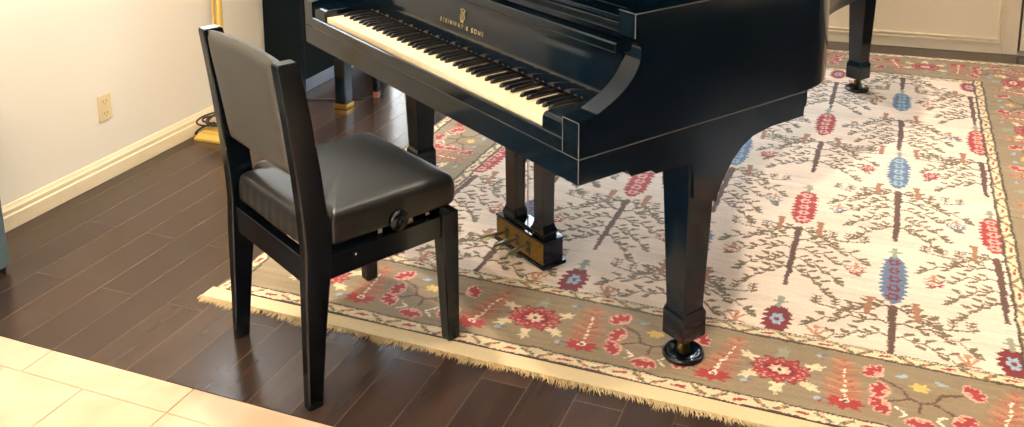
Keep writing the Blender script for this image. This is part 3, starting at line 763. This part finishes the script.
# seat cushion with notches for the back posts
def inset_poly(P, d):
    n = len(P); out = []
    for i in range(n):
        p0, p1, p2 = Vector(P[i - 1]), Vector(P[i]), Vector(P[(i + 1) % n]); t1 = (p1 - p0).normalized(); t2 = (p2 - p1).normalized()
        n1 = Vector((-t1.y, t1.x)); n2 = Vector((-t2.y, t2.x)); k = (n1 + n2); k = k / max(.4, k.length_squared) * 2; out.append(tuple(Vector(p1) + k * d))
    return out
def rounded(P, r_, n=5):
    out = []; N_ = len(P)
    for i in range(N_):
        p0, p1, p2 = Vector(P[i - 1]), Vector(P[i]), Vector(P[(i + 1) % N_]); rr = r_[i]
        a = p1 + (p0 - p1).normalized() * rr; b_ = p1 + (p2 - p1).normalized() * rr
        for k in range(n + 1):
            u = k / n; out.append(tuple(a * (1 - u) ** 2 + p1 * 2 * u * (1 - u) + b_ * u * u))
    return out
base = rounded([(-.180, -.214), (.180, -.214), (.180, -.150), (.229, -.150), (.229, .240), (-.229, .240), (-.229, -.150), (-.180, -.150)], [.012, .012, .006, .012, .035, .035, .012, .006])
def den(P, mx=.012):
    out = []
    for i in range(len(P)):
        a = Vector(P[i]); b_ = Vector(P[(i + 1) % len(P)]); k = max(1, int((b_ - a).length / mx))
        for j in range(k): out.append(tuple(a.lerp(b_, j / k)))
    return out
base = den(base); n = len(base)
rings = []
for z, sc in ((.414, .965), (.420, .988), (.430, 1.0), (.450, 1.002), (.472, .998), (.484, .988), (.492, .968), (.498, .93), (.5035, .84), (.508, .66), (.5115, .4), (.513, .15)):
    ring = []
    for i, (x, y) in enumerate(base):
        wr = 0
        if z < .478 and z > .416: wr = .0022 * math.sin(x * 210 + y * 180) * math.sin(x * 67 + y * 91)
        cx_, cy_ = x, y - .013
        ring.append((cx_ * sc * (1 + wr * 4), .013 + cy_ * sc * (1 + wr * 4), z))
    rings.append(ring)
m = MB(); vs = [p for r_ in rings for p in r_]; fs = []
for k in range(len(rings) - 1):
    for i in range(n): j = (i + 1) % n; fs.append((k * n + i, k * n + j, (k + 1) * n + j, (k + 1) * n + i))
fs.append(tuple(range(n))[::-1]); fs.append(tuple((len(rings) - 1) * n + i for i in range(n)))
m.add(vs, fs); m.build('seat', LEATHER, ch, smooth=True, angle=70, label='black leather seat cushion')
MB().box(-.185, .185, -.15, .205, .372, .4135).build('seat_board', CHAIRB, ch)
# height mechanism and knob
m = MB()
for s in (-1, 1):
    for yy in (-.06, .10):
        m.frus([(.340, s * .175 - .002, s * .175 + .002, yy - .02, yy), (.405, s * .175 - .002, s * .175 + .002, yy + .02, yy + .04)])
m.tube([(-.175, .04, .405), (.24, .04, .428)], .005, 8)
m.build('height_mechanism', CHAIRB, ch)
BRK = mat('bracket_metal', S(205, 195, 165), .4, metal=.6)
for yy, z, w_ in ((.092, .394, .024), (.150, .400, .012), (.000, .396, .012)):
    m = MB()
    m.prism([(yy - w_ * .5, z - .001), (yy + w_ * .5, z - .001), (yy + w_ * .3, z + .016), (yy + w_ * .1, z + .010), (yy - w_ * .4, z + .018)], 'x', .205, .209)
    m.build('bracket', BRK, ch)
m = MB(); m.lathe([(0, .0), (.010, 0), (.010, .010), (.026, .012), (.029, .018), (.029, .026), (.025, .031), (.010, .033), (0, .032)], n=32, axis='x', base=(.214, .040, .428))
m.build('knob', CHAIRB, ch, smooth=True, angle=50)
m = MB(); m.lathe([(0, .0), (.006, 0), (.007, .004), (.004, .008), (0, .008)], n=14, axis='x', base=(.226, -.085, .372)); m.build('bolt', CHAIRB, ch, smooth=True)
# padded back
nx_, nz_ = 22, 26; m = MB(); vs = []; fs = []
def bz(u, v):   # u -1..1 , v 0..1
    x = .004 + u * .192; top = .911 + .013 * (1 - u * u); z = .598 + (top - .598) * v
    yc = -.200 - .060 * ((z - .5) / .4) ** 1.15
    return x, yc, z
for side in (-1, 1):
    for j in range(nz_ + 1):
        for i in range(nx_ + 1):
            u = -1 + 2 * i / nx_; v = j / nz_
            x, yc, z = bz(u, v)
            e_ = (1 - abs(u) ** 10) * (1 - abs(2 * v - 1) ** 8); th = .005 + (.026 if side > 0 else .016) * max(0, e_) ** .45
            vs.append((x, yc + side * th, z))
A_ = (nz_ + 1) * (nx_ + 1)
for s_ in range(2):
    for j in range(nz_):
        for i in range(nx_):
            a = s_ * A_ + j * (nx_ + 1) + i; fs.append((a, a + 1, a + nx_ + 2, a + nx_ + 1))
rg = [i for i in range(nx_ + 1)] + [j * (nx_ + 1) + nx_ for j in range(1, nz_ + 1)] + [nz_ * (nx_ + 1) + i for i in range(nx_ - 1, -1, -1)] + [j * (nx_ + 1) for j in range(nz_ - 1, 0, -1)]
for i in range(len(rg)): a, b_ = rg[i], rg[(i + 1) % len(rg)]; fs.append((a, b_, b_ + A_, a + A_))
m.add(vs, fs); m.build('backrest', LEATHER2, ch, smooth=True, angle=60, label='grey brown leather padded back')

# ------------------------------------------------------------------ upright piano behind, at the left wall
DULL = mat('dull_black', (.0012, .0040, .0055), .3, spec=.12)
ux = XL + .018
up = empty('upright_piano', (XL + .22, 3.8, 0), 0, 'black upright piano with a brass footed leg against the left wall', 'piano')
def U(o): o.location = (-(XL + .22), -3.8, 0); return o
ULEN = .86
for (ya, yb_) in ((3.80, 3.835), (3.8 + ULEN - .035, 3.8 + ULEN)):
    m = MB(); m.prism([(ux, .0), (ux + .205, .0), (ux + .205, .58), (ux + .43, .60), (ux + .43, .74), (ux + .26, .80), (ux + .22, 1.12), (ux, 1.12)], 'y', ya, yb_)
    U(m.build('side_panel', DULL, up, bevel=.003))
U(MB().box(ux + .01, ux + .115, 3.836, 3.8 + ULEN - .036, .062, .60).build('lower_panel', DULL, up, bevel=.003))
U(MB().box(ux + .09, ux + .118, 3.836, 3.8 + ULEN - .036, .0, .060).build('toe_rail', mat('toe_rail_reflection', S(140, 152, 168), .4), up, bevel=.003, label='toe rail with a window reflection painted in pale blue grey'))  # pale blue-grey colour stands in for a window reflection on the rail
U(MB().box(ux + .01, ux + .42, 3.836, 3.8 + ULEN - .036, .602, .70).build('key_shelf', DULL, up, bevel=.003))
U(MB().box(ux + .02, ux + .215, 3.836, 3.8 + ULEN - .036, .701, 1.10).build('upper_panel', BLACK, up, bevel=.003))
U(MB().box(ux - .0, ux + .24, 3.79, 3.81 + ULEN, 1.121, 1.145).build('top_lid', BLACK, up, bevel=.004))
lx = -2.445
for (ly_) in (3.84, 3.8 + ULEN - .06):
    l = U(MB().frus([(.024, lx - .028, lx + .028, ly_ - .032, ly_ + .032), (.60, lx - .030, lx + .030, ly_ - .036, ly_ + .036)]).build('leg', BLACK, up, bevel=.003))
    f_ = MB().frus([(.0, lx - .030, lx + .030, ly_ - .030, ly_ + .030), (.004, lx - .034, lx + .034, ly_ - .034, ly_ + .034), (.0238, lx - .034, lx + .034, ly_ - .034, ly_ + .034)]).build('ferrule', BRASS, l, bevel=.002, label='brass foot')
# slim bench whose far legs show beyond
bn = empty('bench', (-2.2, 4.18, 0), 0, 'dark bench with slim reddish tipped legs behind the brass footed leg', 'bench')
def Bn(o): o.location = (2.2, -4.18, 0); return o
for (bx0, by0) in ((-2.372, 4.02), (-2.03, 4.02), (-2.372, 4.62), (-2.03, 4.62)):
    l = Bn(MB().frus([(.03, bx0 - .013, bx0 + .013, by0 - .013, by0 + .013), (.45, bx0 - .019, bx0 + .019, by0 - .019, by0 + .019)]).build('leg', CHAIRB, bn, bevel=.002))
    MB().frus([(0, bx0 - .012, bx0 + .012, by0 - .012, by0 + .012), (.0298, bx0 - .0135, bx0 + .0135, by0 - .0135, by0 + .0135)]).build('ferrule', mat('reddish_wood', S(120, 66, 44), .4), l)
Bn(MB().box(-2.40, -2.00, 3.99, 4.65, .451, .50).build('seat', LEATHER, bn, bevel=.012, seg=4))
m = MB(); m.tube(catmull([(-2.70, 3.842, .005), (-2.60, 3.89, .005), (-2.50, 3.93, .005), (-2.43, 3.97, .005), (-2.36, 4.06, .005)], 5), .0045, 8)
tag(m.build('cord', CORD, smooth=True), 'thin dark cord lying on the wood floor behind the brass footed leg', 'cord')

# ------------------------------------------------------------------ gold floor lamp with its cord
lc = (-2.735, 3.335)
lamp = empty('floor_lamp', (lc[0], lc[1], 0), 0, 'gold metal pole on a stepped square gold base by the left wall', 'lamp')
m = MB(); h = .095
m.frus([(0, -h, h, -h, h), (.012, -h, h, -h, h), (.016, -h + .006, h - .006, -h + .006, h - .006), (.030, -h + .014, h - .014, -h + .014, h - .014), (.034, -h + .024, h - .024, -h + .024, h - .024), (.042, -h + .028, h - .028, -h + .028, h - .028), (.050, -.04, .04, -.04, .04), (.058, -.03, .03, -.03, .03)])
m.build('base', GILT, lamp, bevel=.002)
m = MB(); m.lathe([(.012, .058), (.016, .07), (.0135, .085), (.0135, 1.62), (.018, 1.64), (.018, 1.66), (0, 1.66)], .006, 0, 20); m.build('pole', GILT, lamp, smooth=True, angle=50)
m = MB(); m.lathe([(.0, .058), (.0065, .058), (.0065, 1.62), (0, 1.62)], -.022, -.004, 12); m.build('rod', GILT, lamp, smooth=True)
m = MB(); m.lathe([(.016, 1.661), (.05, 1.67), (.13, 1.74), (.135, 1.752), (.128, 1.752), (.05, 1.682), (0, 1.678)], .006, 0, 36); m.build('lamp_shade', GILT, lamp, smooth=True, angle=60)
m = MB()
def loop(cx, cy, a, b_, an, z, tilt):
    P = []
    for k in range(25):
        t_ = 2 * PI * k / 24; u = a * math.cos(t_); v = b_ * math.sin(t_)
        P.append((cx + u * math.cos(an) - v * math.sin(an), cy + u * math.sin(an) + v * math.cos(an), max(.062, z + tilt * math.sin(t_ + .6))))
    return P
pts = loop(-.015, -.02, .095, .035, .5, .085, .022) + loop(-.01, -.02, .075, .045, -.2, .082, .018) + loop(.01, -.03, .06, .035, .9, .090, .02) + loop(-.02, -.01, .085, .025, .1, .075, .012)
pts = [pts[i] for i in range(len(pts))] 
m.tube(catmull(pts[::3], 4), .0042, 7); m.tube(catmull([(-.03, -.03, .068), (-.08, -.06, .045), (-.105, -.07, .020), (-.12, -.03, .006), (-.122, .08, .005)], 5), .0042, 7)
cd = m.build('power_cord', CORD, smooth=True); cd.location = (lc[0], lc[1], 0)
tag(cd, 'coiled dark power cord lying on the gold lamp base by the wall', 'cord')

SLOT = mat('slot_shade', S(150, 124, 84), .6)
# wall outlet
ou = empty('wall_outlet', (XL, 2.805, .290), 0, 'small cream electrical outlet plate low on the left wall', 'outlet')
MB().frus([(-.052, 0, .004, -.033, .033), (.052, 0, .004, -.033, .033)]).build('cover_plate', PLATE, ou, bevel=.0018)
for z in (.024, -.024):
    o = MB().box(.004, .0058, -.017, .017, z - .015, z + .015).build('receptacle', PLATE, ou, bevel=.001)
    m = MB(); m.box(.0058, .0061, -.009, -.006, z - .003, z + .007); m.box(.0058, .0061, .006, .009, z - .003, z + .007); m.box(.0058, .0061, -.002, .002, z - .010, z - .006); m.build('slot', SLOT, o)

# teal cabinet at the left edge
cb = empty('cabinet', (-2.745, 1.80, 0), 0, 'teal grey painted cabinet end at the left edge of the photo', 'cabinet')
m = MB(); m.frus([(.02, -.105, .125, -.33, .318), (.80, -.105, .125, -.33, .290)]); m.build('body', TEAL, cb, bevel=.003)
MB().frus([(0, -.10, .118, -.32, .306), (.0198, -.10, .118, -.32, .306)]).build('plinth', RUBBER, cb)
MB().box(-.108, .135, -.345, .305, .8005, .825).build('top', TEAL, cb, bevel=.004)
MB().box(.1255, .1275, -.31, -.005, .06, .77).build('door', TEAL, cb, bevel=.001)
MB().box(.1255, .1275, .0, .270, .06, .77).build('door', TEAL, cb, bevel=.001)

# ------------------------------------------------------------------ light
def area(name, loc, rot, sx, sy, power, col, spread=180):
    l = bpy.data.lights.new(name, 'AREA'); l.shape = 'RECTANGLE'; l.size = sx; l.size_y = sy; l.energy = power; l.color = col; l.spread = math.radians(spread)
    o = bpy.data.objects.new(name, l); C.objects.link(o); o.location = loc; o.rotation_euler = rot; return o
COOL = (.80, .90, 1.0); WARM = (1.0, .87, .70); NEUT = (1.0, .93, .84)
area('daylight_left', (XL - .14, (WL[0] + WL[1]) / 2, 1.16), (0, -PI / 2, 0), 2.0, .6, 40, COOL)
area('daylight_far', ((WF[0] + WF[1]) / 2, YF + .14 - .15, 1.4), (-PI / 2, 0, 0), 1.65, 1.65, 75, COOL)
area('daylight_right', (XR + .14, (WR[0] + WR[1]) / 2, 1.5), (0, PI / 2, 0), 1.1, 1.1, 25, (1, .97, .93))
area('near_window_fill', ((WN[0] + WN[1]) / 2, YN - .14, 1.5), (PI / 2, 0, 0), 1.9, 1.35, 185, (1, .96, .90))  # light of the added near window, raised for left wall and chair
lampm = emit('added_lamp_glow', (1, .82, .58, 1), 10)
area('daylight_left', (XL - .14, (WL2[0] + WL2[1]) / 2, 1.55), (0, -PI / 2, 0), .75, .45, 9, COOL)  # light of the added unseen window, for the chair-back highlight
ADDED_LAMPS = ((-1.9, 2.5, 185, 130), (-1.7, 1.0, 130, 130), (-.8, .4, 60, 100), (.2, 4.6, 130, 85), (.4, 3.1, 150, 80), (1.5, 3.6, 90, 80), (-1.0, 3.3, 50, 90))  # unseen ceiling spots, added to brighten the rug, left wall and tiles
for i, (x_, y_, pw_, an_) in enumerate(ADDED_LAMPS):
    e = empty('added_ceiling_light', (x_, y_, ZC), 0, 'unseen round ceiling lamp added to light the room', 'added ceiling light', 'added ceiling lamps')
    m = MB(); m.lathe([(.062, -.0005), (.085, -.0005), (.085, -.006), (.070, -.010), (.062, -.006), (.062, -.0005)], n=32); m.build('trim_ring', WINFRAME, e, smooth=True, angle=60)
    m = MB(); m.lathe([(0, -.004), (.0615, -.004)], n=32); m.build('lens', lampm, e)
    l = bpy.data.lights.new('lamp', 'SPOT'); l.energy = pw_; l.color = WARM; l.spot_size = math.radians(an_); l.spot_blend = .8; l.shadow_soft_size = .07
    lo_ = bpy.data.objects.new('added_ceiling_spot', l); C.objects.link(lo_); lo_.location = (x_, y_, ZC - .02)
wd = bpy.data.worlds.new('World'); bpy.context.scene.world = wd; wd.use_nodes = True
bg = wd.node_tree.nodes['Background']; bg.inputs[0].default_value = (.75, .86, 1, 1); bg.inputs[1].default_value = 1.6
sc = bpy.context.scene
sc.view_settings.view_transform = 'Standard'; sc.view_settings.look = 'None'; sc.view_settings.gamma = 1; sc.view_settings.exposure = .34; sc.view_settings.use_curve_mapping = False
